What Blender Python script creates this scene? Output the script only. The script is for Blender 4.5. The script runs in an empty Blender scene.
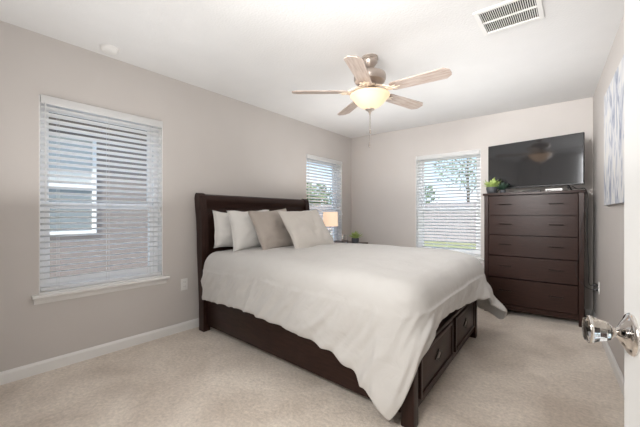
import bpy, bmesh, math, random
from mathutils import Vector, Matrix, noise
random.seed(7)
R = math.radians
C = bpy.context.scene.collection
SC = bpy.context.scene

# ------------------------------------------------------------------ camera, sky, sun, lights, exposure
F_PX, CAM_H = 326.0, 1.14
cam_d = bpy.data.cameras.new('camera'); cam = bpy.data.objects.new('camera', cam_d); C.objects.link(cam)
cam.location = (0, 0, CAM_H); cam.rotation_euler = (R(90), 0, R(38.36))
cam_d.sensor_width = 36; cam_d.lens = 36*F_PX/640; cam_d.shift_y = 1.0/640; cam_d.clip_start = 0.05
SC.camera = cam

world = bpy.data.worlds.new('sky'); SC.world = world; world.use_nodes = True
wn = world.node_tree.nodes; wl = world.node_tree.links; wn.clear()
wo = wn.new('ShaderNodeOutputWorld'); bg = wn.new('ShaderNodeBackground'); wl.new(bg.outputs[0], wo.inputs[0])
tc = wn.new('ShaderNodeTexCoord'); sep = wn.new('ShaderNodeSeparateXYZ'); wl.new(tc.outputs['Generated'], sep.inputs[0])
rp = wn.new('ShaderNodeValToRGB'); wl.new(sep.outputs[2], rp.inputs[0])
rp.color_ramp.elements[0].position = 0.0; rp.color_ramp.elements[0].color = (.42, .46, .50, 1)
rp.color_ramp.elements[1].position = 0.6; rp.color_ramp.elements[1].color = (.24, .34, .50, 1)
e = rp.color_ramp.elements.new(.22); e.color = (.20, .32, .49, 1)
nz = wn.new('ShaderNodeTexNoise'); nz.inputs['Scale'].default_value = 3.2; nz.inputs['Detail'].default_value = 7
mpw = wn.new('ShaderNodeMapping'); mpw.inputs['Scale'].default_value = (1, 1, 3)
wl.new(tc.outputs['Generated'], mpw.inputs[0]); wl.new(mpw.outputs[0], nz.inputs[0])
cr = wn.new('ShaderNodeValToRGB'); cr.color_ramp.elements[0].position = .55; cr.color_ramp.elements[1].position = .74
wl.new(nz.outputs[0], cr.inputs[0])
mxw = wn.new('ShaderNodeMixRGB'); mxw.inputs[2].default_value = (.50, .49, .485, 1)
wl.new(cr.outputs[0], mxw.inputs[0]); wl.new(rp.outputs[0], mxw.inputs[1]); wl.new(mxw.outputs[0], bg.inputs[0])
bg.inputs[1].default_value = 2.4

sd = bpy.data.lights.new('sun', 'SUN'); sd.energy = 4.2; sd.angle = R(2); sd.color = (1, .95, .88)
sun = bpy.data.objects.new('sun', sd); C.objects.link(sun); sun.rotation_euler = (R(48), 0, R(28))

def area(name, loc, target, sx, sy, energy, col=(1, 1, 1)):
    d = bpy.data.lights.new(name, 'AREA'); d.shape = 'RECTANGLE'; d.size = sx; d.size_y = sy; d.energy = energy; d.color = col
    o = bpy.data.objects.new(name, d); C.objects.link(o); o.location = loc
    o.rotation_euler = (Vector(target)-Vector(loc)).to_track_quat('-Z', 'Y').to_euler()
    return o
def spread(o, a): o.data.spread = R(a)
area('ceiling_fill_light', (-1.45, .85, 1.2), (-1.45, .851, 3), 2.75, 1.3, 9.5, (1, .995, .985))  # added upward fill, brightens the ceiling at the near end
area('ceiling_fill_light', (-1.45, 3.35, 1.40), (-1.45, 3.351, 3), 2.6, 1.3, 10.5, (1, .995, .985))  # second added uplight, evens out the far ceiling and walls
area('front_fill_light', (-1.0, .12, 1.25), (-1.6, 3, .6), 1.2, .5, 19, (1, .995, .98))  # added fill out of frame beside the camera, lifts bed side and floor
spread(area('room_fill_light', (-1.0, .12, 1.95), (-.45, 4.7, 1.72), 1.3, .8, 16, (1, .995, .985)), 64)
area('hall_fill_light', (-.5, -.75, 2.3), (-.5, -.75, 0), .6, .6, 12, (1, .95, .88))  # added fill in the unseen hallway, no fixture modelled

def portal(loc, target, sx, sy):
    o = area('window_portal', loc, target, sx, sy, 1); o.data.cycles.is_portal = True
portal((-3.22, 1.028, 1.28), (0, 1.028, 1.28), .95, 1.5)
portal((-3.22, 3.965, 1.28), (0, 3.965, 1.28), .95, 1.5)
portal((-1.452, 4.89, 1.28), (-1.452, 0, 1.28), .95, 1.5)

SC.view_settings.view_transform = 'Standard'; SC.view_settings.look = 'None'
SC.view_settings.gamma = 1; SC.view_settings.use_curve_mapping = False
SC.view_settings.exposure = 0.68

# ------------------------------------------------------------------ materials
def mat(name, col, rough=.6, metal=0, spec=.5, **k):
    m = bpy.data.materials.new(name); m.use_nodes = True
    b = m.node_tree.nodes['Principled BSDF']
    b.inputs['Base Color'].default_value = (*col, 1); b.inputs['Roughness'].default_value = rough
    b.inputs['Metallic'].default_value = metal; b.inputs['Specular IOR Level'].default_value = spec
    for kk, v in k.items(): b.inputs[kk.replace('_', ' ')].default_value = v
    m.diffuse_color = (*col, 1)
    return m
def nodes(m): return m.node_tree.nodes, m.node_tree.links, m.node_tree.nodes['Principled BSDF']
def noise_mat(name, c1, c2, rough=.6, scale=5, detail=4, bump=0, bscale=None, stretch=None, spec=.5, pos=(.3, .7), metal=0, bdist=.01, **k):
    m = mat(name, c1, rough, metal, spec, **k); n, l, b = nodes(m)
    t = n.new('ShaderNodeTexCoord'); mp = n.new('ShaderNodeMapping'); l.new(t.outputs['Object'], mp.inputs[0])
    if stretch: mp.inputs['Scale'].default_value = stretch
    a = n.new('ShaderNodeTexNoise'); a.inputs['Scale'].default_value = scale; a.inputs['Detail'].default_value = detail
    l.new(mp.outputs[0], a.inputs[0])
    r = n.new('ShaderNodeValToRGB'); r.color_ramp.elements[0].position = pos[0]; r.color_ramp.elements[1].position = pos[1]
    r.color_ramp.elements[0].color = (*c1, 1); r.color_ramp.elements[1].color = (*c2, 1)
    l.new(a.outputs[0], r.inputs[0]); l.new(r.outputs[0], b.inputs['Base Color'])
    if bump:
        a2 = n.new('ShaderNodeTexNoise'); a2.inputs['Scale'].default_value = bscale or scale; a2.inputs['Detail'].default_value = 3
        l.new(mp.outputs[0], a2.inputs[0])
        bp = n.new('ShaderNodeBump'); bp.inputs['Strength'].default_value = bump; bp.inputs['Distance'].default_value = bdist
        l.new(a2.outputs[0], bp.inputs['Height']); l.new(bp.outputs[0], b.inputs['Normal'])
    return m

M = {}
M['wall'] = noise_mat('greige wall paint', (.575, .540, .515), (.590, .555, .530), .85, 3, 2, .15, 180, spec=.2, bdist=.002)
M['wall_back'] = M['wall']
M['ceiling'] = noise_mat('textured white ceiling paint', (.75, .745, .74), (.77, .765, .76), .9, 4, 2, .5, 70, spec=.1, bdist=.004)
M['trim'] = mat('white trim paint', (.80, .79, .775), .45)
M['vinyl'] = mat('white vinyl window frame', (.92, .92, .92), .4)
M['slat'] = mat('white faux wood blind', (.90, .895, .885), .5)
def translucent(m, col, f):
    n = m.node_tree.nodes; l = m.node_tree.links; b = n['Principled BSDF']; o = n['Material Output']
    t = n.new('ShaderNodeBsdfTranslucent'); t.inputs[0].default_value = (*col, 1); mx = n.new('ShaderNodeMixShader'); mx.inputs[0].default_value = f
    l.new(b.outputs[0], mx.inputs[1]); l.new(t.outputs[0], mx.inputs[2]); l.new(mx.outputs[0], o.inputs[0])
translucent(M['slat'], (.95, .95, .95), .5)
M['cord'] = mat('white blind cord', (.75, .74, .72), .8)
M['door'] = mat('white door paint', (.72, .72, .71), .4)
M['plastic'] = mat('white outlet plastic', (.78, .77, .75), .4)
M['dark'] = mat('dark slot', (.02, .02, .02), .6)
M['black'] = mat('black plastic', (.012, .012, .013), .45)
M['wood'] = noise_mat('espresso stained wood', (.020, .0095, .0075), (.042, .0195, .0145), .36, 9, 5, .08, 60, (1.2, .5, 9), pos=(.25, .75), bdist=.003, spec=.2)
M['wood_v'] = noise_mat('espresso stained wood grain upright', (.020, .0095, .0075), (.042, .0195, .0145), .36, 9, 5, .08, 60, (9, 9, .8), pos=(.25, .75), bdist=.003, spec=.2)
M['handle'] = mat('dark bronze metal', (.018, .014, .012), .35, .8)
M['pewter'] = mat('worn pewter', (.22, .19, .17), .4, .5)
M['nickel'] = mat('brushed nickel', (.50, .43, .38), .33, .9)
M['chrome'] = mat('polished nickel', (.72, .69, .66), .1, 1)
M['ivory'] = mat('antiqued ivory metal scroll', (.78, .66, .52), .4, .25)
M['mattress'] = mat('white mattress ticking', (.62, .60, .58), .9)
M['pot'] = noise_mat('grey stone pot', (.045, .048, .055), (.075, .08, .088), .6, 30, 3, .2, 60)
M['soil'] = mat('dark potting soil', (.03, .02, .015), .95)

def fabric(name, c1, c2, wr=.55):
    m = noise_mat(name, c1, c2, .95, 6, 4, 0, spec=.15); n, l, b = nodes(m)
    b.inputs['Sheen Weight'].default_value = .15
    t = n.new('ShaderNodeTexCoord')
    a = n.new('ShaderNodeTexNoise'); a.inputs['Scale'].default_value = 7; a.inputs['Detail'].default_value = 6; a.inputs['Distortion'].default_value = .8
    f = n.new('ShaderNodeTexNoise'); f.inputs['Scale'].default_value = 260
    l.new(t.outputs['Object'], a.inputs[0]); l.new(t.outputs['Object'], f.inputs[0])
    b1 = n.new('ShaderNodeBump'); b1.inputs['Strength'].default_value = wr; b1.inputs['Distance'].default_value = .02
    b2 = n.new('ShaderNodeBump'); b2.inputs['Strength'].default_value = .25; b2.inputs['Distance'].default_value = .002
    l.new(a.outputs[0], b1.inputs['Height']); l.new(f.outputs[0], b2.inputs['Height'])
    l.new(b1.outputs[0], b2.inputs['Normal']); l.new(b2.outputs[0], b.inputs['Normal'])
    return m
M['duvet'] = fabric('washed ivory cotton', (.575, .56, .54), (.595, .58, .56))
M['white_cloth'] = fabric('white cotton', (.70, .685, .66), (.73, .715, .69))
M['grey_cloth'] = fabric('warm grey linen', (.42, .37, .33), (.47, .42, .38))
M['cream_cloth'] = fabric('pale cream linen', (.60, .565, .52), (.65, .61, .57))

def carpet():
    m = mat('beige cut pile carpet', (.5, .43, .36), 1.0, 0, .05); n, l, b = nodes(m)
    b.inputs['Sheen Weight'].default_value = .2
    t = n.new('ShaderNodeTexCoord')
    big = n.new('ShaderNodeTexNoise'); big.inputs['Scale'].default_value = 2.4; big.inputs['Detail'].default_value = 7; big.inputs['Distortion'].default_value = .5
    sm = n.new('ShaderNodeTexNoise'); sm.inputs['Scale'].default_value = 45; sm.inputs['Detail'].default_value = 6; sm.inputs['Roughness'].default_value = .7
    l.new(t.outputs['Object'], big.inputs[0]); l.new(t.outputs['Object'], sm.inputs[0])
    r1 = n.new('ShaderNodeValToRGB'); r1.color_ramp.elements[0].position = .32; r1.color_ramp.elements[1].position = .68
    r1.color_ramp.elements[0].color = (.60, .515, .435, 1); r1.color_ramp.elements[1].color = (.82, .735, .645, 1)
    l.new(big.outputs[0], r1.inputs[0])
    r2 = n.new('ShaderNodeValToRGB'); r2.color_ramp.elements[0].position = .3; r2.color_ramp.elements[1].position = .7
    r2.color_ramp.elements[0].color = (.80, .80, .80, 1); r2.color_ramp.elements[1].color = (1.18, 1.18, 1.18, 1)
    l.new(sm.outputs[0], r2.inputs[0])
    mx = n.new('ShaderNodeMixRGB'); mx.blend_type = 'MULTIPLY'; mx.inputs[0].default_value = 1
    l.new(r1.outputs[0], mx.inputs[1]); l.new(r2.outputs[0], mx.inputs[2]); l.new(mx.outputs[0], b.inputs['Base Color'])
    bp = n.new('ShaderNodeBump'); bp.inputs['Strength'].default_value = .7; bp.inputs['Distance'].default_value = .012
    l.new(sm.outputs[0], bp.inputs['Height'])
    bp2 = n.new('ShaderNodeBump'); bp2.inputs['Strength'].default_value = .5; bp2.inputs['Distance'].default_value = .05
    l.new(big.outputs[0], bp2.inputs['Height']); l.new(bp2.outputs[0], bp.inputs['Normal']); l.new(bp.outputs[0], b.inputs['Normal'])
    return m
M['carpet'] = carpet()

def glass_pane():
    m = bpy.data.materials.new('window glass'); m.use_nodes = True; n = m.node_tree.nodes; l = m.node_tree.links; n.clear()
    o = n.new('ShaderNodeOutputMaterial'); mx = n.new('ShaderNodeMixShader'); t = n.new('ShaderNodeBsdfTransparent')
    g = n.new('ShaderNodeBsdfGlossy'); g.inputs['Roughness'].default_value = .02; fr = n.new('ShaderNodeMath'); fr.operation = 'MULTIPLY'; fr.inputs[1].default_value = .35; lw = n.new('ShaderNodeLayerWeight'); lw.inputs[0].default_value = .15; l.new(lw.outputs['Facing'], fr.inputs[0])
    t.inputs[0].default_value = (.95, .97, .97, 1)
    l.new(fr.outputs[0], mx.inputs[0]); l.new(t.outputs[0], mx.inputs[1]); l.new(g.outputs[0], mx.inputs[2]); l.new(mx.outputs[0], o.inputs[0])
    return m
M['pane'] = glass_pane()
M['crystal'] = mat('clear crystal glass', (.97, .98, .98), .02, 0, .5, Transmission_Weight=1.0, IOR=1.45)
M['shade'] = mat('ivory lamp shade fabric', (.85, .72, .60), .9, Emission_Color=(1, .70, .47, 1), Emission_Strength=.42)
M['bowl'] = mat('frosted amber glass', (.36, .29, .24), .35, 0, .5)
n_, l_, b_ = nodes(M['bowl'])
b_.inputs['Emission Color'].default_value = (1, .61, .34, 1); b_.inputs['Emission Strength'].default_value = .62

def screen_mat():
    m = bpy.data.materials.new('glossy black screen'); m.use_nodes = True; n = m.node_tree.nodes; l = m.node_tree.links; n.clear()
    o = n.new('ShaderNodeOutputMaterial'); mx = n.new('ShaderNodeMixShader'); d = n.new('ShaderNodeBsdfDiffuse'); d.inputs[0].default_value = (.012, .012, .013, 1)
    g = n.new('ShaderNodeBsdfGlossy'); g.inputs['Roughness'].default_value = .07; g.inputs[0].default_value = (.95, .97, 1, 1)
    mx.inputs[0].default_value = .085
    l.new(d.outputs[0], mx.inputs[1]); l.new(g.outputs[0], mx.inputs[2]); l.new(mx.outputs[0], o.inputs[0])
    return m
M['screen'] = screen_mat()

def blade_mat(a, b):
    return noise_mat('fan blade wood with pale sheen in colour', a, b, .32, 7, 6, .05, 40, (1, 9, 9), pos=(.35, .65))
M['blade'] = blade_mat((.33, .24, .19), (.47, .39, .34))  # grain of the wood; its pale pinkish tone stands in for reflected light

def siding():
    m = mat('taupe lap siding', (.29, .24, .215), .8); n, l, b = nodes(m)
    t = n.new('ShaderNodeTexCoord'); s = n.new('ShaderNodeSeparateXYZ'); l.new(t.outputs['Object'], s.inputs[0])
    mt = n.new('ShaderNodeMath'); mt.operation = 'MULTIPLY'; mt.inputs[1].default_value = 6
    fr = n.new('ShaderNodeMath'); fr.operation = 'FRACT'; l.new(s.outputs[2], mt.inputs[0]); l.new(mt.outputs[0], fr.inputs[0])
    bp = n.new('ShaderNodeBump'); bp.inputs['Strength'].default_value = 1; bp.inputs['Distance'].default_value = .03
    l.new(fr.outputs[0], bp.inputs['Height']); l.new(bp.outputs[0], b.inputs['Normal'])
    return m
M['siding'] = siding()
M['roof'] = noise_mat('grey roof shingle', (.10, .09, .09), (.16, .15, .15), .9, 20)
M['grass'] = noise_mat('lawn grass', (.20, .21, .09), (.36, .33, .18), .95, 1.5, 8)
M['fence'] = noise_mat('weathered wood fence', (.36, .31, .31), (.46, .40, .40), .9, 4, 5, 0, None, (6, 6, .6))
M['leaf_far'] = noise_mat('tree foliage', (.13, .19, .09), (.25, .32, .17), .8, 4)
M['bark'] = mat('brown bark', (.09, .065, .045), .9)
M['leaf_bright'] = noise_mat('bright succulent leaf', (.20, .30, .06), (.42, .50, .17), .55, 30)
M['leaf_dark'] = noise_mat('dark glossy leaf', (.015, .035, .022), (.04, .075, .05), .4, 20)
M['ext_blind'] = mat('drawn blind behind house window', (.50, .50, .48), .5)
M['ext_glass'] = mat('reflective house window', (.24, .26, .26), .3)

def canvas_mat():
    m = mat('abstract painted canvas', (.6, .6, .62), .8); n, l, b = nodes(m)
    t = n.new('ShaderNodeTexCoord'); mp = n.new('ShaderNodeMapping'); mp.inputs['Scale'].default_value = (1, 2.2, 1.2); mp.inputs['Rotation'].default_value = (.5, 0, 0)
    l.new(t.outputs['Object'], mp.inputs[0])
    a = n.new('ShaderNodeTexNoise'); a.inputs['Scale'].default_value = 3.2; a.inputs['Detail'].default_value = 8; a.inputs['Distortion'].default_value = 1.6
    l.new(mp.outputs[0], a.inputs[0]); r = n.new('ShaderNodeValToRGB'); l.new(a.outputs[0], r.inputs[0]); e = r.color_ramp.elements
    e[0].position = .34; e[0].color = (.27, .30, .38, 1); e[1].position = .66; e[1].color = (.72, .70, .67, 1)
    x = e.new(.44); x.color = (.47, .49, .56, 1); x = e.new(.52); x.color = (.66, .66, .67, 1)
    l.new(r.outputs[0], b.inputs['Base Color'])
    return m
M['canvas'] = canvas_mat()

# ------------------------------------------------------------------ helpers
def nb(): return bmesh.new()
def add_box(bm, x0, x1, y0, y1, z0, z1, bev=0, mtx=None):
    r = bmesh.ops.create_cube(bm, size=1)
    vs = r['verts']
    for v in vs: v.co = Vector(((x0+x1)/2+v.co.x*(x1-x0), (y0+y1)/2+v.co.y*(y1-y0), (z0+z1)/2+v.co.z*(z1-z0)))
    if bev:
        es = list({e for v in vs for e in v.link_edges})
        rr = bmesh.ops.bevel(bm, geom=es, offset=bev, segments=2, affect='EDGES', profile=.5)
        vs = list(set(rr['verts']) | {v for v in vs if v.is_valid})
    if mtx is not None: bmesh.ops.transform(bm, matrix=mtx, verts=vs)
    return vs
def box(*a, **k): bm = nb(); add_box(bm, *a, **k); return bm
def add_lathe(bm, prof, seg=32, c=(0, 0, 0), mtx=None):
    rings = []
    for r, z in prof:
        rings.append([bm.verts.new((c[0]+max(r, 1e-5)*math.cos(2*math.pi*i/seg), c[1]+max(r, 1e-5)*math.sin(2*math.pi*i/seg), c[2]+z)) for i in range(seg)])
    for a, b in zip(rings, rings[1:]):
        for i in range(seg): bm.faces.new((a[i], a[(i+1) % seg], b[(i+1) % seg], b[i]))
    if prof[0][0] > 1e-4: bm.faces.new(rings[0])
    if prof[-1][0] > 1e-4: bm.faces.new(rings[-1])
    vs = [v for r in rings for v in r]
    if mtx is not None: bmesh.ops.transform(bm, matrix=mtx, verts=vs)
    bmesh.ops.recalc_face_normals(bm, faces=bm.faces[:])
    return vs
def lathe(prof, seg=32, **k): bm = nb(); add_lathe(bm, prof, seg, **k); return bm
def add_tube(bm, pts, r, seg=8):
    pts = [Vector(p) for p in pts]; rings = []
    for i, p in enumerate(pts):
        t = (pts[min(i+1, len(pts)-1)]-pts[max(i-1, 0)]).normalized()
        up = Vector((0, 0, 1)) if abs(t.z) < .95 else Vector((1, 0, 0))
        u = t.cross(up).normalized(); w = t.cross(u)
        rr = r[i] if isinstance(r, (list, tuple)) else r
        rings.append([bm.verts.new(p+u*rr*math.cos(2*math.pi*k/seg)+w*rr*math.sin(2*math.pi*k/seg)) for k in range(seg)])
    for a, b in zip(rings, rings[1:]):
        for k in range(seg): bm.faces.new((a[k], a[(k+1) % seg], b[(k+1) % seg], b[k]))
    bm.faces.new(rings[0]); bm.faces.new(rings[-1])
    bmesh.ops.recalc_face_normals(bm, faces=bm.faces[:])
def tube(pts, r, seg=8): bm = nb(); add_tube(bm, pts, r, seg); return bm
def add_prism(bm, outline, axis, a0, a1):
    """outline: list of 2-D points; axis 'y' -> (x,z) outline extruded in y, 'x' -> (y,z), 'z' -> (x,y)"""
    def mk(p, a): return {'y': (p[0], a, p[1]), 'x': (a, p[0], p[1]), 'z': (p[0], p[1], a)}[axis]
    A = [bm.verts.new(mk(p, a0)) for p in outline]; B = [bm.verts.new(mk(p, a1)) for p in outline]
    n = len(outline)
    for i in range(n): bm.faces.new((A[i], A[(i+1) % n], B[(i+1) % n], B[i]))
    bm.faces.new(A); bm.faces.new(B)
    bmesh.ops.recalc_face_normals(bm, faces=bm.faces[:])
    return A+B
def prism(*a): bm = nb(); add_prism(bm, *a); return bm

def obj(name, bm, m, parent=None, smooth=False, label=None):
    me = bpy.data.meshes.new(name); bm.to_mesh(me); bm.free(); me.materials.append(m)
    if smooth:
        for p in me.polygons: p.use_smooth = True
        if smooth != 'all':
            me.set_sharp_from_angle(angle=R(smooth if smooth is not True else 40))
    o = bpy.data.objects.new(name, me); C.objects.link(o)
    if parent is not None: o.parent = parent
    if label: o['label'] = label
    return o
def tag(o, label, cat, group=None, kind=None):
    o['label'] = label; o['category'] = cat
    if group: o['group'] = group
    if kind: o['kind'] = kind
    return o
def thing(name, label, cat, loc=(0, 0, 0), rotz=0, group=None):
    o = bpy.data.objects.new(name, None); C.objects.link(o); o.empty_display_size = .1
    o.location = loc; o.rotation_euler = (0, 0, rotz)
    return tag(o, label, cat, group)
def struct(name, bm, m, label, cat, smooth=False):
    return tag(obj(name, bm, m, None, smooth), label, cat, None, 'structure')

# ------------------------------------------------------------------ room shell
XL, YB, H = -3.035, 4.70, 2.44
YF = .095
def xr(y): return .13+.0567*(YB-y)
WINL = [(.583, 1.473), (3.52, 4.41)]      # openings in the left wall (y)
WINB = (-1.897, -1.007)                   # opening in the back wall (x)
WZ0, WZ1 = .565, 2.005
T = .16
bm = nb()
ys = [YF-.12, WINL[0][0], WINL[0][1], WINL[1][0], WINL[1][1], YB+T]
for i in range(5):
    if i in (1, 3):
        add_box(bm, XL-T, XL, ys[i], ys[i+1], 0, WZ0); add_box(bm, XL-T, XL, ys[i], ys[i+1], WZ1, H)
    else: add_box(bm, XL-T, XL, ys[i], ys[i+1], 0, H)
struct('wall_left', bm, M['wall'], 'greige painted wall behind the headboard with two windows', 'wall')
bm = nb()
add_box(bm, XL, WINB[0], YB, YB+T, 0, H); add_box(bm, WINB[1], xr(YB)+.02, YB, YB+T, 0, H)
add_box(bm, WINB[0], WINB[1], YB, YB+T, 0, WZ0); add_box(bm, WINB[0], WINB[1], YB, YB+T, WZ1, H)
struct('wall_back', bm, M['wall'], 'greige far wall with one window behind the dresser', 'wall')
bm = prism([(xr(YB+T), YB+T), (xr(YF-.12), YF-.12), (xr(YF-.12)+T, YF-.12), (xr(YB+T)+T, YB+T)], 'z', 0, H)
struct('wall_right', bm, M['wall'], 'pale right-hand wall where the blue-grey canvas hangs', 'wall')
bm = nb()
add_box(bm, XL, -.86, YF-.12, YF, 0, H); add_box(bm, .22, xr(YF), YF-.12, YF, 0, H); add_box(bm, -.86, .22, YF-.12, YF, 2.06, H)
struct('wall_front', bm, M['wall'], 'wall behind the camera with the bedroom doorway', 'wall')
bm = nb()
add_box(bm, -1.6, -1.5, -1.5, YF-.12, 0, H); add_box(bm, .6, .7, -1.5, YF-.12, 0, H); add_box(bm, -1.6, .7, -1.6, -1.5, 0, H)
struct('wall_hall', bm, M['wall'], 'hallway walls outside the bedroom doorway behind the camera', 'wall')
struct('floor', box(XL-T, .75, -1.6, YB+T, -.1, 0), M['carpet'], 'beige cut-pile carpet over the whole bedroom', 'floor')
struct('ceiling', box(XL-T, .75, -1.6, YB+T, H, H+.12), M['ceiling'], 'lightly textured white bedroom ceiling', 'ceiling')
def bb_prof(h=.085, t=.014): return [(0, 0), (t, 0), (t, h-.018), (t*.55, h-.004), (t*.3, h), (0, h)]
bm = prism([(XL+a, z) for a, z in bb_prof()], 'y', YF, YB)
struct('baseboard_left', bm, M['trim'], 'white baseboard under the left windows', 'baseboard')
bm = prism([(YB-a, z) for a, z in bb_prof()], 'x', XL, xr(YB))
struct('baseboard_back', bm, M['trim'], 'white baseboard along the far wall behind the dresser', 'baseboard')
bm = prism([(-a, z) for a, z in bb_prof()], 'y', 0, YB-YF)
bb = struct('baseboard_right', bm, M['trim'], 'white baseboard along the right wall beside the open door', 'baseboard')
bb.location = (xr(YF)-.001, YF, 0); bb.rotation_euler = (0, 0, math.atan(.0567))
bm = nb(); add_box(bm, -.92, -.86, YF, YF+.012, 0, 2.12, .003); add_box(bm, .262, .32, YF, YF+.012, 0, 2.12, .003); add_box(bm, -.92, .32, YF, YF+.012, 2.06, 2.12, .003)
struct('trim_1', bm, M['trim'], 'white casing around the bedroom doorway behind the camera', 'trim')

# ---- windows: local x along the wall, local +y outwards, z up; origin at the middle of the opening, floor level
W2 = .445
def make_window(n, loc, rotz, label):
    root = thing('window_%d' % n, label, 'window', loc, rotz); root['kind'] = 'structure'
    bm = nb()                                    # jamb liner
    for s in (-1, 1): add_box(bm, s*W2-(.006 if s > 0 else 0), s*W2+(.006 if s < 0 else 0), 0, T, WZ0, WZ1)
    add_box(bm, -W2, W2, 0, T, WZ1-.006, WZ1)
    obj('window_jamb', bm, M['trim'], root)
    bm = nb()                                    # vinyl frame, upper sash outside, lower sash inside
    y0, y1 = .085, .15
    for s in (-1, 1): add_box(bm, min(s*(W2-.006), s*(W2-.046)), max(s*(W2-.006), s*(W2-.046)), y0, y1, WZ0+.01, WZ1-.006, .003)
    add_box(bm, -W2+.045, W2-.045, y0+.001, y1-.001, WZ1-.04, WZ1-.007, .003); add_box(bm, -W2+.045, W2-.045, y0+.001, y1-.001, WZ0+.011, WZ0+.05, .003)
    obj('window_frame', bm, M['vinyl'], root)
    for z0, z1, ya in ((WZ0+.05, 1.225, .09), (1.195, WZ1-.04, .12)):
        bm = nb(); w = W2-.046
        for s in (-1, 1): add_box(bm, min(s*w, s*(w-.035)), max(s*w, s*(w-.035)), ya, ya+.028, z0, z1, .003)
        add_box(bm, -w+.034, w-.034, ya+.001, ya+.027, z0+.001, z0+.04, .003); add_box(bm, -w+.034, w-.034, ya+.001, ya+.027, z1-.04, z1-.001, .003)
        sash = obj('window_sash', bm, M['vinyl'], root)
        obj('pane', box(-w+.03, w-.03, ya+.012, ya+.016, z0+.035, z1-.035), M['pane'], sash)
    bm = nb()
    add_box(bm, -W2-.045, W2+.045, -.05, 0, WZ0-.022, WZ0+.002, .005); add_box(bm, -W2+.001, W2-.001, -.01, .09, WZ0-.0, WZ0+.012)
    add_prism(bm, [(-.026, WZ0-.022), (0, WZ0-.022), (0, WZ0-.068), (-.008, WZ0-.068), (-.014, WZ0-.045)], 'x', -W2-.03, W2+.03)
    obj('window_sill', bm, M['trim'], root)
    return root
def make_blind(loc, rotz, label, tilt=18):
    root = thing('window_blind', label, 'window blind', loc, rotz, 'white faux wood window blinds')
    w = W2-.012
    obj('valance', box(-w-.004, w+.004, -.016, -.004, WZ1-.062, WZ1-.002, .003), M['slat'], root, True)
    obj('headrail', box(-w, w, .0, .05, WZ1-.05, WZ1-.012), M['slat'], root)
    bm = nb(); z = WZ1-.085; top = z; zb = WZ0+.06
    n = int((z-zb)/.0435)
    pitch = (z-zb)/n
    for i in range(n):
        m = Matrix.Translation((0, .025, z-i*pitch)) @ Matrix.Rotation(-R(tilt), 4, 'X')
        add_box(bm, -w, w, -.025, .025, -.0013, .0013, 0, m)
    obj('slats', bm, M['slat'], root)
    obj('bottom_rail', box(-w, w, -.002, .052, WZ0+.018, WZ0+.042, .004), M['slat'], root, True)
    for x in (-.33, 0, .33):
        bm = nb()
        add_tube(bm, [(x, -.003, WZ0+.03), (x, -.003, WZ1-.05)], .0011, 5); add_tube(bm, [(x, .053, WZ0+.03), (x, .053, WZ1-.05)], .0011, 5)
        obj('ladder_cord', bm, M['cord'], root)
    obj('tilt_wand', tube([(-w+.02, -.024, WZ1-.05), (-w+.02, -.026, WZ0+.67)], .004, 6), M['slat'], root, True)
    bm = nb()
    for dx, zz in ((0, 1.20), (.012, 1.17)):
        add_tube(bm, [(w-.03+dx, -.022, WZ1-.05), (w-.03+dx, -.024, zz)], .0012, 5)
    lc = obj('lift_cord', bm, M['cord'], root)
    for dx, zz in ((0, 1.20), (.012, 1.17)):
        obj('tassel', lathe([(.002, 0), (.006, -.01), (.008, -.035), (.003, -.04)], 10, c=(w-.03+dx, -.024, zz)), M['slat'], lc, True)
    return root
spec = [((XL, 1.028, 0), R(90), 'nearest', 'window in the left wall nearest the camera, overlooking the taupe house',
         'white slatted blind on the large window nearest the camera, left of the bed'),
        ((XL, 3.965, 0), R(90), 'beyond', 'narrow-looking window in the left wall beyond the bed, by the corner',
         'white slatted blind on the window behind the small bedside lamp'),
        ((-1.452, YB, 0), 0, 'back', 'window in the far wall between the room corner and the dresser',
         'white slatted blind on the far wall window beside the tall dresser')]
for i, (l, r, _, wl_, bl_) in enumerate(spec):
    make_window(i+1, l, r, wl_); make_blind(l, r, bl_)

# ------------------------------------------------------------------ bed
def BX(u, v):     # u 0 head .. 1 foot, v 0 near .. 1 far (the bed stands a touch out of square to the walls)
    hx, h0, h1 = -2.90, 1.80, 3.43
    fx0, fx1, f0, f1 = -.68, -.745, 1.645, 3.31
    x0, y0 = hx+(fx0-hx)*u, h0+(f0-h0)*u; x1, y1 = hx+(fx1-hx)*u, h1+(f1-h1)*u
    return x0+(x1-x0)*v, y0+(y1-y0)*v
def bed_map(bm, ox, oy):          # bm verts given as (u,v,z) metres along the bed; L=2.2, Wd=1.63
    for v in bm.verts:
        x, y = BX(v.co.x/2.2, v.co.y/1.63); v.co.x, v.co.y = x-ox, y-oy
BO = (-1.8, 2.55, 0)
bed = thing('bed', 'dark espresso sleigh bed with a curved headboard and footboard drawers', 'bed', BO)
def bpart(name, bm, m, parent=bed, smooth=30, label=None):
    bed_map(bm, BO[0], BO[1])
    return obj(name, bm, m, parent, smooth, label)
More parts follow.
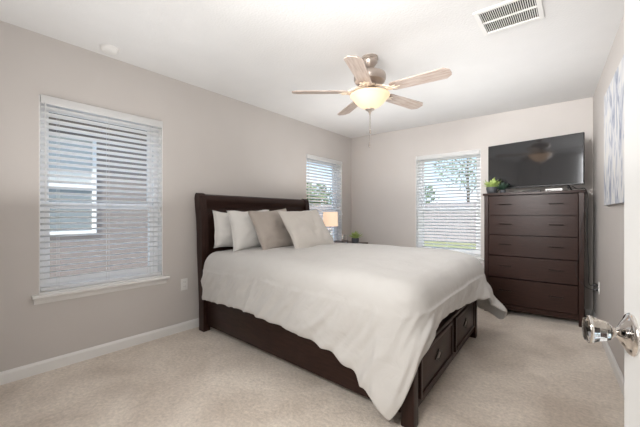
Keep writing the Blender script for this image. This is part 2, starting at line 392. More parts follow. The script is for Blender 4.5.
# posts: side profile (u,z)
def post_profile():
    back = [(-.035, 0), (-.035, .25), (-.055, .5), (-.075, .75), (-.082, .95), (-.095, 1.1), (-.12, 1.24)]
    scroll = [(-.128, 1.30), (-.12, 1.338), (-.095, 1.358), (-.06, 1.352), (-.034, 1.328), (-.024, 1.29)]
    front = [(-.018, 1.22), (.008, 1.13), (.018, 1.02), (.02, .88), (.02, .7), (.035, .5), (.055, .36), (.055, 0)]
    return back+scroll+front
for v0, v1 in ((-.02, .055), (1.575, 1.65)):
    p = post_profile()
    bpart('headboard_post', prism([(a, z) for a, z in p], 'y', v0, v1), M['wood_v'])
hb = nb()
def add_curved(bm, v0, v1, pts, th):   # slab following (u,z) pts
    n = len(pts); out = [(a, z) for a, z in pts]+[(a-th, z) for a, z in reversed(pts)]
    add_prism(bm, out, 'y', v0, v1)
face = [(-.02, .3), (-.022, .6), (-.03, .85), (-.036, 1.0), (-.05, 1.12), (-.066, 1.215)]
add_curved(hb, .05, 1.58, [(a-.012, z) for a, z in face], .02)
hbp = bpart('headboard_panel', hb, M['wood'])
bm = nb()
for v0, v1 in ((.05, .12), (.53, .60), (1.03, 1.10), (1.51, 1.58)): add_curved(bm, v0, v1, face, .02)
add_curved(bm, .05, 1.58, [(-.051, 1.150), (-.0615, 1.215)], .02); 
add_curved(bm, .05, 1.58, [(-.02, .3), (-.021, .5)], .02)
bpart('headboard_frame', bm, M['wood_v'])
rail = [(-.08, 1.20), (-.105, 1.24), (-.118, 1.28), (-.118, 1.315), (-.102, 1.340), (-.078, 1.346), (-.052, 1.334), (-.036, 1.308), (-.034, 1.28), (-.044, 1.255), (-.054, 1.235), (-.056, 1.20)]
bpart('headboard_top_rail', prism(rail, 'y', .05, 1.58), M['wood'])
for v0, v1 in ((.02, .05), (1.58, 1.61)):
    bm = nb(); add_box(bm, .05, 2.15, v0, v1, .055, .40, .004)
    bpart('side_rail', bm, M['wood'])
bm = nb(); add_box(bm, .05, 2.12, .05, 1.58, .28, .36)
bpart('mattress_platform', bm, M['wood'])
for v0 in (0, 1.56):
    bpart('leg', box(2.13, 2.205, v0, v0+.07, 0, .405, .004), M['wood_v'])
FBZ = .06
bm = nb(); add_box(bm, 2.14, 2.185, .07, 1.56, FBZ, .39, .003)
add_box(bm, 2.11, 2.205, .07, 1.56, .385, .41, .004)
fb = bpart('footboard', bm, M['wood'])
for v0, v1 in ((.115, .79), (.86, 1.52)):
    bm = nb(); add_box(bm, 2.184, 2.198, v0, v1, .115, .37, .003)
    # raised frame around a recessed field
    for a in ((v0, v0+.03, .115, .37), (v1-.03, v1, .115, .37), (v0+.029, v1-.029, .116, .14), (v0+.029, v1-.029, .345, .369)):
        add_box(bm, 2.197, 2.204, *a, .002)
    dr = bpart('drawer', bm, M['wood'])
    vm, zm = (v0+v1)/2, .2425
    bm = nb()     # diamond back plate
    k = .085
    pl = []
    for i in range(4):
        a0 = i*math.pi/2
        p0 = (math.cos(a0)*k, math.sin(a0)*k*.50); p1 = (math.cos(a0+math.pi/2)*k, math.sin(a0+math.pi/2)*k*.50)
        for t in (0, .25, .5, .75):
            f_ = 1-.14*math.sin(math.pi*t)
            pl.append(((p0[0]*(1-t)+p1[0]*t)*f_, (p0[1]*(1-t)+p1[1]*t)*f_))
    inner = [(a*.6, b*.6) for a, b in pl]
    n = len(pl); A = []; 
    rows = []
    for ring, uu in ((pl, 2.199), (pl, 2.205), (inner, 2.205), (inner, 2.199)):
        rows.append([bm.verts.new((uu, vm+a, zm+b)) for a, b in ring])
    for q in range(4):
        for i in range(n): bm.faces.new((rows[q][i], rows[q][(i+1) % n], rows[(q+1) % 4][(i+1) % n], rows[(q+1) % 4][i]))
    bmesh.ops.recalc_face_normals(bm, faces=bm.faces[:])
    pull = bpart('drawer_pull', bm, M['handle'], dr)
    bm = nb(); ra = [bm.verts.new((2.200, vm+a, zm+b)) for a, b in inner]; rb = [bm.verts.new((2.2035, vm+a*.8, zm+b*.8)) for a, b in inner]
    for i in range(n): bm.faces.new((ra[i], ra[(i+1) % n], rb[(i+1) % n], rb[i]))
    bm.faces.new(rb); bm.faces.new(ra); bmesh.ops.recalc_face_normals(bm, faces=bm.faces[:])
    bpart('pull_inlay', bm, M['pewter'], dr, label='pale pewter centre of the drawer pull')

def soft_box(x0, x1, y0, y1, z0, z1, r):
    return box(x0, x1, y0, y1, z0, z1, bev=r)
bm = soft_box(.09, 2.08, .06, 1.57, .362, .66, .05); bed_map(bm, 0, 0)
mt = obj('mattress', bm, M['mattress'], None, 60); tag(mt, 'thick white mattress lying under the duvet on the bed platform', 'mattress')

# ---- duvet
def lerp(t, tab):
    if t <= tab[0][0]: return tab[0][1]
    for (a, va), (b, vb) in zip(tab, tab[1:]):
        if t <= b:
            k = (t-a)/(b-a); k = k*k*(3-2*k); return va+(vb-va)*k
    return tab[-1][1]
def duvet():
    # outer hanging path
    P0, P1, P2, P3 = Vector((-2.80, 1.745)), Vector((-.632, 1.587)), Vector((-.660, 3.375)), Vector((-2.80, 3.47))
    rc = .24; pts = []
    def seg(a, b, n): return [a+(b-a)*i/n for i in range(n)]
    c1a = P1+(P0-P1).normalized()*rc; c1b = P1+(P2-P1).normalized()*rc
    c2a = P2+(P1-P2).normalized()*rc; c2b = P2+(P3-P2).normalized()*rc
    bez = lambda a, c, b, n: [(a*(1-t)**2+c*2*t*(1-t)+b*t*t) for t in [i/n for i in range(n)]]
    pts += [(p, 'n', 0) for p in seg(P0, c1a, 170)]
    pts += [(p, 'c', i/24) for i, p in enumerate(bez(c1a, P1, c1b, 24))]
    pts += [(p, 'f', 0) for p in seg(c1b, c2a, 120)]
    pts += [(p, 'd', i/24) for i, p in enumerate(bez(c2a, P2, c2b, 24))]
    pts += [(p, 's', 0) for p in seg(c2b, P3, 90)]+[(P3, 's', 0)]
    near = [(-2.8, .325), (-2.6, .345), (-2.13, .365), (-1.6, .345), (-1.36, .325), (-1.23, .305), (-1.04, .24), (-.94, .18), (-.86, .13)]
    foot = [(1.81, .475), (1.86, .49), (1.88, .50), (2.0, .51), (2.2, .505), (2.44, .475), (2.8, .45), (3.05, .425), (3.15, .37)]
    far_c = [(0, .36), (.3, .27), (.55, .15), (.8, .2), (1, .27)]
    bm = nb(); rows = []; NT = 30; NR = 8; NS = 22
    N = len(pts)
    for i, (p, k, t) in enumerate(pts):
        a = pts[max(i-1, 0)][0]; b = pts[min(i+1, N-1)][0]; tg = (b-a).normalized(); nrm = Vector((tg.y, -tg.x))
        if k == 'n': hem = lerp(p.x, near)
        elif k == 'c':
            hem = .14-.085*t/.22 if t < .22 else (.055+(t-.22)/.38*.295 if t < .6 else .35+(t-.6)/.4*.125)
        elif k == 'f': hem = lerp(p.y, foot)
        elif k == 'd': hem = lerp(t, far_c)
        else: hem = lerp(p.x, [(-2.8, .36), (-1.2, .36), (-.85, .27)])
        s = i*.0125                           # arc-length-like parameter
        # flare of the skirt
        if k == 'n': fl = .03+.02*max(0, (p.x+1.2)/.4)
        elif k == 'c': fl = .055+.01*math.sin(min(1, t*2.2)*math.pi)-.06*t
        elif k == 'f': fl = lerp(p.y, [(1.80, -.005), (2.0, .0), (2.85, .0), (3.15, .08)])
        elif k == 'd': fl = lerp(t, [(0, .08), (.5, .24), (1, .2)])
        else: fl = lerp(p.x, [(-2.8, .03), (-1.3, .03), (-.8, .2)])
        ins = .14
        edge = p-nrm*ins
        cx = max(-2.8, min(p.x, -1.55)); cen = Vector((cx, 2.56))
        col = []
        for j in range(NT):
            w = j/(NT-1); q = cen+(edge-cen)*w
            z = .765+.03*min(1, max(0, (q.x+2.8)/.9))-.03*max(0, (q.x+1.0)/.35)+.030*max(0, 1-((q.y-2.56)/.78)**2)*min(1, max(0, (-q.x-.75)/.9))**.7
            nn = noise.noise(Vector((q.x*2.2, q.y*2.6, 3.1)))*.016+noise.noise(Vector((q.x*6+q.y*2, q.y*5, 9.1)))*.006
            nn += noise.noise(Vector((q.x*13, q.y*9, 1.1)))*.0028
            col.append(Vector((q.x, q.y, z+nn)))
        zn = col[-1].z
        for j in range(1, NR+1):
            an = j/NR*math.pi/2; q = edge+nrm*(ins*math.sin(an)); 
            col.append(Vector((q.x, q.y, zn-.155*(1-math.cos(an)))))
        zs = col[-1].z
        ripple = .009*noise.noise(Vector((s*9, 0, 0)))
        for j in range(1, NS+1):
            w = j/NS
            z = zs+(hem+ripple-zs)*w
            dia = s+.25*w                       # folds run slightly diagonally
            fold = noise.noise(Vector((dia*2.6, w*.5, 5)))*.034*min(1, w*1.6)+(abs(noise.noise(Vector((dia*6.5, w*.7, 2))))-.25)*-.050*min(1, w*2)
            fold += (abs(noise.noise(Vector((dia*15, w*1.8, 8))))-.25)*-.016
            if k == 'f': fold = fold*.45+.004
            tuck = -.018*max(0, w-.9)/.1
            q = p+nrm*(fl*w**1.3+fold+.006+tuck*.5)
            col.append(Vector((q.x, q.y, z)))
        rows.append([bm.verts.new(c) for c in col])
    for a, b in zip(rows, rows[1:]):
        for j in range(len(a)-1): bm.faces.new((a[j], b[j], b[j+1], a[j+1]))
    bmesh.ops.remove_doubles(bm, verts=bm.verts[:], dist=1e-4)
    bmesh.ops.recalc_face_normals(bm, faces=bm.faces[:])
    o = obj('duvet', bm, M['duvet'], None, 'all')
    f = o.data.polygons[len(o.data.polygons)//3]
    sm = o.modifiers.new('thick', 'SOLIDIFY'); sm.thickness = .022; sm.offset = -1
    sb = o.modifiers.new('sub', 'SUBSURF'); sb.levels = 1; sb.render_levels = 1
    return tag(o, 'rumpled ivory duvet spread over the bed, one corner nearly touching the carpet', 'duvet')
duvet()

def pillow(w, h, th, m, c, nrm_lean, yaw, roll, label, seed, flange=0):
    """local: x width, z height, y thickness; bottom at z=0"""
    bm = nb(); n = 26; top = {}; bot = {}
    for i in range(n+1):
        for j in range(n+1):
            u, v = i/n*2-1, j/n*2-1
            e = max(0, (1-abs(u)**2.6))*max(0, (1-abs(v)**2.6))
            t = th*.5*e**.48
            pinch = 1-.07*(1-abs(u))*0-.075*(1-(u*u))*abs(v)**3   # edges draw in between corners
            pu = 1-.075*(1-v*v)*abs(u)**3
            x = u*w/2*pu; z = h/2+v*h/2*pinch
            sag = noise.noise(Vector((u*1.6+seed, v*1.6, seed)))*.018*e+noise.noise(Vector((u*4+seed, v*4, seed*2)))*.018*e**.5
            wob = noise.noise(Vector((u*2, v*2, seed+4)))*.012
            top[i, j] = bm.verts.new((x+wob, -t-sag, z+wob)); 
            if 0 < i < n and 0 < j < n: bot[i, j] = bm.verts.new((x+wob, t*.85-sag*.3, z+wob))
            else: bot[i, j] = top[i, j]
    for i in range(n):
        for j in range(n):
            bm.faces.new((top[i, j], top[i+1, j], top[i+1, j+1], top[i, j+1]))
            f = (bot[i, j], bot[i, j+1], bot[i+1, j+1], bot[i+1, j])
            if len(set(f)) == 4 and not all(q in top.values() for q in f): 
                try: bm.faces.new(f)
                except ValueError: pass
    bmesh.ops.recalc_face_normals(bm, faces=bm.faces[:])
    o = obj('pillow', bm, m, None, 'all')
    o.location = c
    # face (-y local) towards +x world: rotate z by +90 (then yaw); lean back about local x
    o.matrix_world = Matrix.Translation(c) @ Matrix.Rotation(R(90+yaw), 4, 'Z') @ Matrix.Rotation(-R(nrm_lean), 4, 'X') @ Matrix.Rotation(R(roll), 4, 'Y')
    pp = nb(); ring = []
    for i in range(n): ring.append((i, 0))
    for j in range(n): ring.append((n, j))
    for i in range(n, 0, -1): ring.append((i, n))
    for j in range(n, 0, -1): ring.append((0, j))
    vs = {}
    for u, v in ring:
        uu, vv = u/n*2-1, v/n*2-1
        wob = noise.noise(Vector((uu*2, vv*2, seed+4)))*.012
        vs[u, v] = Vector((uu*w/2*(1-.075*(1-vv*vv)*abs(uu)**3)+wob, 0, h/2+vv*h/2*(1-.075*(1-uu*uu)*abs(vv)**3)+wob))
    pts = [vs[r] for r in ring]+[vs[ring[0]], vs[ring[1]]]
    add_tube(pp, pts, .0045, 6)
    obj('piping', pp, m, o, 'all')
    return tag(o, label, 'pillow', 'pillows at the headboard')
pillow(.64, .37, .16, M['white_cloth'], (-2.80, 2.18, .795), 8, 0, 3, 'white pillow leaning on the headboard, leftmost and rearmost of the pillows', 1.3)
pillow(.57, .405, .19, M['white_cloth'], (-2.61, 2.235, .79), 13, 1, -2, 'plump white pillow directly left of the warm grey pillow', 2.7)
pillow(.57, .445, .14, M['grey_cloth'], (-2.385, 2.40, .785), 25, 2, -4, 'warm grey square pillow between the white and the cream ones', 5.1)
pillow(.62, .49, .14, M['cream_cloth'], (-2.11, 2.635, .78), 34, -3, -2, 'pale cream square pillow, frontmost, in front of the lamp', 8.2)

# ------------------------------------------------------------------ nightstand and what stands on it
NS = (-2.66, 3.93, 0)
ns = thing('nightstand', 'dark low nightstand mostly hidden behind the bed in the corner', 'nightstand', NS)
obj('tabletop', box(-.30, .27, -.22, .22, .705, .735, .004), M['wood'], ns)
bm = nb(); add_box(bm, -.28, .235, -.20, .20, .12, .705); obj('body', bm, M['wood_v'], ns)
for z0, z1 in ((.42, .68), (.15, .40)):
    d = obj('drawer', box(.235, .25, -.19, .19, z0, z1, .003), M['wood'], ns)
    obj('knob', lathe([(.006, 0), (.006, .012), (.014, .018), (.012, .026), (.001, .028)], 14, mtx=Matrix.Translation((.25, 0, (z0+z1)/2)) @ Matrix.Rotation(R(90), 4, 'Y')), M['handle'], d, True)
for sx in (-.26, .215):
    for sy in (-.18, .18): obj('leg', box(sx-.02, sx+.02, sy-.02, sy+.02, 0, .12), M['wood_v'], ns)

LP = (-2.83, 3.82, .735)
lamp = thing('table_lamp', 'small bedside lamp with a glowing ivory drum shade and glass stem', 'lamp', LP)
obj('lamp_base', lathe([(.055, 0), (.055, .012), (.02, .02), (.012, .03)], 28), M['chrome'], lamp, True)
obj('stem', lathe([(.012, .03), (.02, .05), (.028, .08), (.02, .12), (.012, .15), (.018, .17), (.008, .19), (.006, .26)], 24), M['crystal'], lamp, True)
bm = nb()
pr = [(.112, .235), (.105, .44), (.102, .44), (.109, .235), (.112, .235)]
rings = [[bm.verts.new((r*math.cos(a*math.pi/20), r*math.sin(a*math.pi/20), z)) for a in range(40)] for r, z in pr[:4]]
for q in range(4):
    for i in range(40): bm.faces.new((rings[q][i], rings[q][(i+1) % 40], rings[(q+1) % 4][(i+1) % 40], rings[(q+1) % 4][i]))
bmesh.ops.recalc_face_normals(bm, faces=bm.faces[:])
obj('lamp_shade', bm, M['shade'], lamp, True)
pl_ = bpy.data.lights.new('bedside_bulb', 'POINT'); pl_.energy = 1.2; pl_.color = (1, .72, .48); pl_.shadow_soft_size = .03
po = bpy.data.objects.new('bedside_bulb', pl_); C.objects.link(po); po.location = (LP[0], LP[1], LP[2]+.33)

gl = thing('glass_jar', 'small clear glass jar between the lamp and the potted succulent', 'jar', (-2.59, 3.84, .735))
obj('jar_body', lathe([(.001, 0), (.038, .002), (.044, .02), (.044, .09), (.034, .11), (.038, .12), (.034, .12), (.030, .11), (.040, .088), (.040, .02), (.034, .008), (.001, .007)], 24), M['crystal'], gl, True)

def leaf_bm(bm, base, d, up, L, Wd, th=.004, curl=.3):
    d = Vector(d).normalized(); side = d.cross(Vector((0, 0, 1))); 
    side = side.normalized() if side.length > .01 else Vector((1, 0, 0))
    n = 5; T_, B_ = [], []
    for i in range(n+1):
        t = i/n; w = Wd*math.sin(math.pi*min(1, t*.86+.1))**.8*(1 if i < n else .12)
        p = Vector(base)+d*L*t+Vector((0, 0, -curl*L*t*t))
        nrm = side.cross(d).normalized()
        T_.append([bm.verts.new(p+side*w*k+nrm*(th*(1-abs(k))) ) for k in (-1, 0, 1)]); B_.append([bm.verts.new(p+side*w*k*.98-nrm*th) for k in (-1, 0, 1)])
    for i in range(n):
        for k in (0, 1):
            bm.faces.new((T_[i][k], T_[i][k+1], T_[i+1][k+1], T_[i+1][k])); bm.faces.new((B_[i][k+1], B_[i][k], B_[i+1][k], B_[i+1][k+1]))
        bm.faces.new((T_[i][0], T_[i+1][0], B_[i+1][0], B_[i][0])); bm.faces.new((T_[i+1][2], T_[i][2], B_[i][2], B_[i+1][2]))
    bm.faces.new((T_[n][0], T_[n][1], T_[n][2], B_[n][2], B_[n][1], B_[n][0]))
def potted(name, label, loc, s, leafm, npl, spread, lw, potm=None, seed=1, ph=1.0):
    rnd = random.Random(seed)
    root = thing(name, label, 'plant', loc)
    k = s*ph
    obj('pot', lathe([(.001, 0), (.030*s, 0), (.037*s, .008*k), (.044*s, .045*k), (.043*s, .068*k), (.038*s, .066*k), (.037*s, .055*k), (.001, .055*k)], 28), potm or M['pot'], root, 50)
    obj('soil', lathe([(.001, .061*k), (.0355*s, .058*k), (.035*s, .056*k), (.001, .0555*k)], 20), M['soil'], root)
    bm = nb()
    for i in range(npl):
        a = rnd.random()*6.283; el = rnd.uniform(.45, 1.5)
        d = (math.cos(a)*math.cos(el), math.sin(a)*math.cos(el), math.sin(el))
        r0 = rnd.random()*.026*s
        leaf_bm(bm, (math.cos(a)*r0, math.sin(a)*r0, .056*k+rnd.random()*.02*s), d, 0, spread*s*rnd.uniform(.6, 1.1), lw*s*rnd.uniform(.7, 1.1), .0016*s, rnd.uniform(-.1, .25))
    obj('leaves', bm, leafm, root, 'all')
    return root
potted('potted_succulent', 'small green succulent in a dark pot on the bedside nightstand', (-2.43, 3.86, .735), 1.15, M['leaf_bright'], 70, .085, .011, seed=4)

# ------------------------------------------------------------------ dresser
DR = (-.405, 4.44, 0)
dr_rot = -R(2.0)
dz = thing('dresser', 'tall dark espresso five-drawer dresser standing against the far wall', 'dresser', DR, dr_rot)
hw, hd = .462, .205
def bow(x, a=.022): return -a*(1-(x/hw)**2)
def bowed(x0, x1, z0, z1, yf, yb, bevel=False, n=18, a=.022):
    out = [(x0+(x1-x0)*i/n, yf+bow(x0+(x1-x0)*i/n, a)) for i in range(n+1)]+[(x1, yb), (x0, yb)]
    return prism(out, 'z', z0, z1)
obj('dresser_top', bowed(-hw-.012, hw+.012, 1.362, 1.388, -hd-.02, hd, a=.024), M['wood'], dz, 30)
bm = bowed(-hw+.03, hw-.03, .09, 1.362, -hd+.04, hd-.005); obj('carcass', bm, M['wood'], dz, 30)
for s in (-1, 1):
    a, b = sorted((s*hw, s*(hw-.045)))
    obj('stile', box(a, b, -hd-.004, -hd+.06, 0, 1.362, .004), M['wood_v'], dz)
    obj('leg', box(a, b, hd-.06, hd-.002, 0, .1, .003), M['wood_v'], dz)
obj('base_rail', bowed(-hw+.045, hw-.045, .065, .118, -hd+.003, -hd+.03), M['wood'], dz, 30)
for z0, z1 in ((1.135, 1.348), (.912, 1.125), (.675, .902), (.425, .665), (.125, .412)):
    bm = bowed(-hw+.05, hw-.05, z0, z1, -hd-.008, -hd+.02)
    d = obj('drawer', bm, M['wood'], dz, 30)
    for hx in (-.235, .235):
        yb = -hd-.008+bow(hx)
        zz = (z0+z1)/2+.012
        bm = nb()
        add_tube(bm, [(hx-.062, yb-.024, zz), (hx-.03, yb-.028, zz), (hx+.03, yb-.028, zz), (hx+.062, yb-.024, zz)], .0045, 8)
        add_tube(bm, [(hx-.045, yb+.004, zz), (hx-.045, yb-.026, zz)], .004, 6); add_tube(bm, [(hx+.045, yb+.004, zz), (hx+.045, yb-.026, zz)], .004, 6)
        obj('drawer_pull', bm, M['handle'], d, True)
DT = 1.388
# TV
tvr = R(-11.8)
tc_ = Vector((-.409, 4.317)); 
tv = thing('television', 'flat black television on the dresser reflecting the ceiling fan light', 'television', (tc_.x, tc_.y, DT), tvr)
zb, zt = 1.445-DT, 1.972-DT
bm = box(-.466, .466, 0.002, .035, zb, zt, .004); obj('tv_casing', bm, M['black'], tv)
obj('tv_back_bulge', box(-.3, .3, .033, .06, zb+.03, zb+.33, .01), M['black'], tv)
obj('screen', box(-.458, .458, -.001, .004, zb+.014, zt-.008), M['screen'], tv)
for s in (-1, 1):
    bm = nb(); x = s*.33
    add_tube(bm, [(x, .02, zb+.01), (x+s*.02, -.05, .006), (x+s*.025, -.085, .006)], .006, 6)
    add_tube(bm, [(x, .02, zb+.01), (x+s*.02, .075, .006), (x+s*.025, .10, .006)], .006, 6)
    obj('tv_foot', bm, M['black'], tv, True)
cb = thing('cable_box', 'small pale box on the dresser under the television right side', 'box', (-.195, 4.285, DT), tvr)
obj('box_body', box(-.075, .075, -.035, .035, 0, .028, .004), M['plastic'], cb, True)
obj('box_vent', box(-.06, .06, -.0358, -.034, .01, .014), M['dark'], cb)
rm = thing('remote_control', 'slim black remote lying on the dresser below the television', 'remote', (-.40, 4.275, DT), tvr)
obj('remote_body', box(-.085, .085, -.02, .02, 0, .014, .004), M['black'], rm, True)
obj('buttons', box(-.05, .05, -.01, .01, .014, .0155), M['pot'], rm)
potted('potted_plant', 'bright lime-green plant in a grey pot on the dresser left end', (-.805, 4.31, DT), 1.35, M['leaf_bright'], 150, .068, .011, seed=9, ph=.85)
potted('potted_plant', 'dark-leaved little plant beside the lime-green one on the dresser', (-.685, 4.285, DT), .75, M['leaf_dark'], 70, .125, .017, seed=12, ph=.7)

# cables, outlets
def plate(name_label, cat_loc, rotz, plugs=0):
    root = thing('wall_outlet', name_label, 'wall outlet', cat_loc, rotz)
    obj('cover_plate', box(-.035, .035, -.006, 0, -.057, .057, .002), M['plastic'], root, True)
    for z in (-.022, .022):
        rc = obj('receptacle', box(-.017, .017, -.0085, -.005, z-.014, z+.014, .002), M['plastic'], root)
        bm = nb(); add_box(bm, -.008, -.006, -.0092, -.0083, z-.003, z+.007); add_box(bm, .006, .008, -.0092, -.0083, z-.003, z+.007)
        obj('slots', bm, M['dark'], rc)
    return root
plate('white wall outlet between the near window and the headboard', (XL, 1.683, .455), R(90))
yo = 4.15
ro = plate('white outlet on the right wall with two black plugs in it', (xr(yo), yo, .43), R(-90)+math.atan(.0567))
def cable(label, pts, r, plug_at=None):
    # smooth the path
    P = [Vector(p) for p in pts]; out = []
    for i in range(len(P)-1):
        p0 = P[max(i-1, 0)]; p1 = P[i]; p2 = P[i+1]; p3 = P[min(i+2, len(P)-1)]
        for k in range(8):
            t = k/8
            out.append(.5*((2*p1)+(-p0+p2)*t+(2*p0-5*p1+4*p2-p3)*t*t+(-p0+3*p1-3*p2+p3)*t**3))
    out.append(P[-1])
    root = thing('power_cable', label, 'cable', P[-1])
    bm = tube([q-P[-1] for q in out], r, 6)
    obj('wire', bm, M['black'], root, True)
    obj('plug', box(-.034, 0, -.013, .013, -.012, .012, .003), M['black'], root, True)
XO = xr(yo)-.0095
cable('black television cable hanging down the dresser edge to the upper socket',
      [(-.05, 4.34, 1.44), (.0, 4.30, 1.405), (.055, 4.235, 1.40), (.078, 4.20, 1.30), (.07, 4.19, 1.05), (.075, 4.19, .8), (.085, 4.18, .6), (.085, 4.15, .46), (XO-.034, yo, .452), (XO, yo, .452)], .0035)
cable('black looping cable hanging in front of the dresser edge to the lower socket',
      [(-.10, 4.30, 1.43), (-.02, 4.23, 1.405), (.05, 4.16, 1.38), (.055, 4.155, 1.25), (.02, 4.165, 1.0), (.03, 4.16, .85), (.0, 4.155, .7), (-.02, 4.15, .6), (.0, 4.14, .5), (.07, 4.14, .42), (XO-.034, yo, .408), (XO, yo, .408)], .0025)

# ------------------------------------------------------------------ canvas art on right wall
art_c = Vector((xr(3.07), 3.07, 1.655))
art = thing('canvas_art', 'pale blue-grey abstract canvas hanging on the right wall behind the door', 'painting', art_c, math.atan(.0567))
obj('canvas', box(-.032, -.002, -.45, .45, -.443, .443, .003), M['canvas'], art)

# ------------------------------------------------------------------ ceiling things
sm_ = thing('smoke_detector', 'round white smoke detector on the ceiling above the near window', 'smoke detector', (-2.87, .975, H))
obj('detector_body', lathe([(.001, -.034), (.035, -.034), (.052, -.028), (.06, -.012), (.062, 0)], 36), M['plastic'], sm_, 50)
obj('mounting_ring', lathe([(.066, 0), (.068, -.005), (.062, -.008), (.06, 0)], 36), M['trim'], sm_, 50)
vt = thing('ceiling_vent', 'white rectangular louvred air vent in the ceiling near the right wall', 'vent', (-.352, 2.425, H))
a, b = .18, .165
bm = nb()
for q in ((-a+.027, a-.027, -b, -b+.028), (-a+.027, a-.027, b-.028, b), (-a, -a+.028, -b, b), (a-.028, a, -b, b)): add_box(bm, q[0], q[1], q[2], q[3], -.010 if q[1]-q[0] < .1 else -.0098, 0, .002)
add_box(bm, -a+.02, a-.02, -.007, .007, -.009, 0)
obj('vent_frame', bm, M['trim'], vt)
obj('vent_cavity', box(-a+.02, a-.02, -b+.02, b-.02, -.0015, -.0003), M['dark'], vt)
for y0, y1 in ((-b+.028, -.007), (.007, b-.028)):
    bm = nb(); n = 26
    for i in range(n):
        x = -a+.034+i*(2*a-.068)/(n-1)
        m = Matrix.Translation((x, (y0+y1)/2, -.006)) @ Matrix.Rotation(R(35), 4, 'Y')
        add_box(bm, -.0026, .0026, (y0-y1)/2, (y1-y0)/2, -.0006, .0006, 0, m)
    obj('louvres', bm, M['trim'], vt)

# ------------------------------------------------------------------ ceiling fan
FC = (-1.35, 2.371, H)
fan = thing('ceiling_fan', 'five-blade ceiling fan with amber bowl light and pull chains', 'ceiling fan', FC)
obj('canopy', lathe([(.066, 0), (.068, -.02), (.060, -.028), (.062, -.045), (.05, -.062), (.032, -.085), (.022, -.095)], 36), M['nickel'], fan, 50)
obj('downrod', lathe([(.013, -.09), (.013, -.135)], 16), M['nickel'], fan, 50)
obj('motor_housing', lathe([(.03, -.118), (.05, -.122), (.10, -.128), (.124, -.14), (.132, -.16), (.132, -.185), (.122, -.205), (.09, -.212), (.05, -.215)], 44), M['nickel'], fan, 50)
obj('light_kit', lathe([(.05, -.214), (.052, -.262), (.06, -.27), (.10, -.300), (.14, -.306), (.145, -.312), (.06, -.314)], 40), M['nickel'], fan, 50)
BZ = 2.15-H
for i in range(5):
    an = R(-69-72*0+72*i-1.5)
    ir = nb()
    m = Matrix.Rotation(an, 4, 'Z')
    arm = bpy.data.objects.new('tmp', None)
    # scrolled iron: two curved tubes and a plate
    for s in (-1, 1):
        add_tube(ir, [(.05, s*.012, BZ+.035), (.085, s*.05, BZ+.03), (.13, s*.058, BZ+.014), (.17, s*.045, BZ+.0), (.20, s*.012, BZ-.006)], .006, 6)
        add_tube(ir, [(.115, s*.005, BZ+.026), (.14, s*.018, BZ+.004), (.155, s*.026, BZ-.003), (.172, s*.018, BZ-.004), (.165, s*.006, BZ-.003)], .005, 6)
    add_tube(ir, [(.05, 0, BZ+.045), (.10, 0, BZ+.032), (.16, 0, BZ+.0), (.23, 0, BZ-.007)], .007, 6)
    add_prism(ir, [(.185, -.012), (.215, -.040), (.235, -.040), (.225, -.012), (.26, 0), (.225, .012), (.235, .040), (.215, .040), (.185, .012)], 'z', BZ-.008, BZ-.004)
    bmesh.ops.transform(ir, matrix=m, verts=ir.verts[:])
    obj('blade_iron', ir, M['ivory'], fan, True)
    out = []
    R0, R1 = .185, .645
    w0, w1 = .052, .066
    out = [(R0, -w0+.012), (R0+.02, -w0-.002)]+[(R1-.042, -w1), (R1-.004, -w1+.032), (R1, -.02), (R1, .02), (R1-.004, w1-.032), (R1-.042, w1)]+[(R0+.02, w0+.002), (R0, w0-.012)]
    bl = nb(); add_prism(bl, out, 'z', -.004, .004)
    bmesh.ops.transform(bl, matrix=Matrix.Translation((0, 0, BZ+.003)) @ Matrix.Rotation(R(-11), 4, 'X'), verts=bl.verts[:])
    bo = obj('blade', bl, M['blade'], fan)
    bo.rotation_euler = (0, 0, an)
bowlp = [(.12, -.308), (.155, -.308), (.163, -.313), (.163, -.320), (.152, -.330), (.142, -.342), (.130, -.360), (.110, -.383), (.082, -.405), (.050, -.421), (.02, -.430), (.001, -.431)]
obj('light_bowl', lathe(bowlp, 48), M['bowl'], fan, 60)
obj('finial', lathe([(.02, -.425), (.038, -.430), (.036, -.437), (.018, -.446), (.012, -.455), (.007, -.462), (.010, -.468), (.001, -.474)], 24), M['nickel'], fan, 50)
for dx, z1, zf in ((.004, -.60, .035), (-.004, -.70, .045)):
    bm = tube([(dx, 0, -.465), (dx*1.3, 0, z1)], .002, 6)
    ch = obj('pull_chain', bm, M['pewter'], fan, True)
    obj('pull_fob', lathe([(.002, 0), (.006, -.006), (.0075, -zf*.7), (.004, -zf), (.001, -zf-.002)], 12, c=(dx*1.3, 0, z1)), M['pewter'], ch, True)
# ------------------------------------------------------------------ open door with crystal knob
dp = thing('door_1', 'white bedroom door standing open at the right edge with a crystal knob', 'door', (.2125, .120, 0), R(10)); dp['kind'] = 'structure'
obj('door_slab', box(0, .035, 0, .80, .012, 2.04, .002), M['door'], dp)
KY, KZ = .752, .91
for s, x0 in ((-1, 0), (1, .035)):
    rot = Matrix.Translation((x0, KY, KZ)) @ Matrix.Rotation(R(90*s), 4, 'Y')
    kb = obj('door_knob', lathe([(.039, 0), (.040, .003), (.037, .007), (.033, .008), (.029, .011), (.020, .017), (.012, .021), (.009, .025), (.010, .029), (.0135, .032), (.012, .035)], 40, mtx=rot), M['chrome'], dp, 45)
    bm = nb()
    prof = [(.010, .032), (.0165, .034), (.019, .040), (.0225, .052), (.0265, .062), (.0265, .067), (.0225, .073), (.001, .073)]
    add_lathe(bm, prof, 10, mtx=rot)
    obj('crystal', bm, M['crystal'], kb)
    obj('knob_band', lathe([(.0268, .0625), (.0276, .064), (.0276, .066), (.0268, .0675)], 40, mtx=rot), M['chrome'], kb, True)
bm = nb()
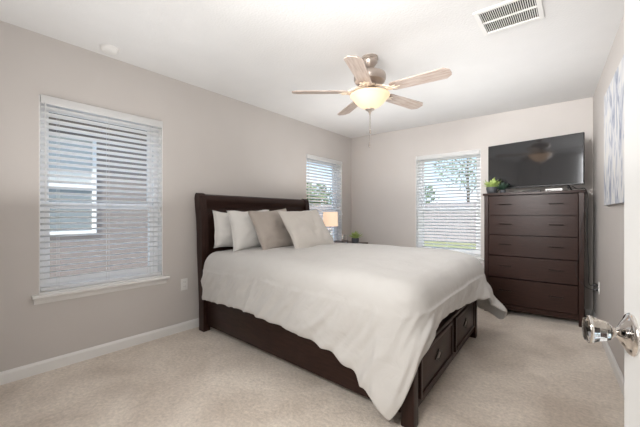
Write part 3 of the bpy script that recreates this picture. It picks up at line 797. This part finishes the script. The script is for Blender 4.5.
for z in (.2, 1.0, 1.8): add_tube(bm, [(.038, -.004, z-.04), (.038, -.004, z+.04)], .005, 8)
obj('hinge', bm, M['chrome'], dp)

# ------------------------------------------------------------------ outdoors
GZ = -.25
g = tag(obj('lawn', box(-40, 30, -20, 45, GZ-.2, GZ), M['grass']), 'yellow-green lawn outside the windows', 'lawn', None, 'structure')
NX = -7.0
struct('bounce_strip', box(NX+.05, XL-T-.02, -14, 12, GZ, GZ+.03), noise_mat('pale bounce ground', (.50, .47, .44), (.62, .59, .55), .95, 30), 'pale bounce ground strip added between the bedroom and the neighbouring house to brighten the blinds', 'path')  # ground strip added as a reflector, sends light up to the slats
house = thing('neighbour_house', 'taupe sided neighbouring house close outside the near window', 'house', (NX, 0, GZ))
bm = nb(); add_box(bm, -6, 0, -7, 5.4, 0, 3.3); obj('siding_wall', bm, M['siding'], house)
obj('roof', prism([(.5, 3.2), (-3, 5.0), (-6.5, 3.2), (-6.5, 3.05), (.5, 3.05)], 'y', -7.4, 5.8), M['roof'], house)
# its window, seen through the blind
bm = nb(); y0, y1, z0, z1 = 1.30, 2.15, 1.04, 2.78
w = .06
for q in ((y0, y0+w, z0, z1), (y1-w, y1, z0, z1), (y0+w, y1-w, z0, z0+w), (y0+w, y1-w, z1-w, z1), (y0+w, y1-w, 1.86, 1.94)): add_box(bm, 0, .06, *q)
wf = obj('window', bm, M['trim'], house)
obj('pane', box(.005, .015, y0+w, y1-w, z0+w, 1.86), M['ext_glass'], wf)
obj('pane', box(.005, .015, y0+w, y1-w, 1.94, z1-w), M['ext_blind'], wf)

fn = thing('backyard_fence', 'weathered board fence across the lawn beyond the far window', 'fence', (-9, 17, GZ))
bm = nb(); x = -16
while x < 12: add_box(bm, x, x+.138, 0, .02, .03, 2.0); x += .145
obj('boards', bm, M['fence'], fn)
bm = nb()
for k in range(12): add_box(bm, -16+k*2.4, -15.9+k*2.4, .02, .12, 0, 2.05)
obj('posts', bm, M['fence'], fn)['kind'] = 'stuff'

def tree(label, x, y, h, cr, n, seed, ls=.28):
    rnd = random.Random(seed)
    root = thing('garden_tree', label, 'tree', (x, y, GZ), 0, 'trees beyond the fence')
    bm = nb(); add_tube(bm, [(0, 0, 0), (.05, 0, h*.3), (.0, .05, h*.6), (0, 0, h*.85)], [.12, .09, .06, .02], 8)
    for k in range(7):
        a = k*2.4; add_tube(bm, [(0, 0, h*(.35+.06*k)), (math.cos(a)*cr*.4, math.sin(a)*cr*.4, h*(.5+.05*k)), (math.cos(a)*cr*.7, math.sin(a)*cr*.7, h*(.58+.05*k))], [.035, .02, .01], 5)
    obj('trunk', bm, M['bark'], root, True)
    bm = nb()
    for k in range(n):
        a, el = rnd.random()*6.283, math.asin(rnd.uniform(-1, 1)); rr = rnd.random()**.4
        c = Vector((math.cos(a)*math.cos(el)*cr*rr, math.sin(a)*math.cos(el)*cr*rr, h*.7+math.sin(el)*h*.32*rr))
        ax = Vector((rnd.uniform(-1, 1), rnd.uniform(-1, 1), rnd.uniform(-1, 1))).normalized(); u = ax.orthogonal().normalized(); w_ = ax.cross(u)
        s = ls*rnd.uniform(.5, 1.1)
        bm.faces.new([bm.verts.new(c+u*s), bm.verts.new(c+w_*s*.5), bm.verts.new(c-u*s), bm.verts.new(c-w_*s*.5)])
    obj('foliage', bm, M['leaf_far'], root)
tree('tall leafy tree rising in the right half of the far window', -5.0, 20, 6.8, 2.0, 1500, 3, .11)
tree('low rounded tree at the left of the far window', -9.4, 21, 3.7, 2.4, 1600, 5, .15)
tree('bushy tree seen through the window behind the lamp', -17.4, 20.0, 4.0, 2.4, 1200, 6, .22)
tree('distant tree between the house and the lamp window', -22.5, 21.5, 4.0, 2.6, 1300, 8)
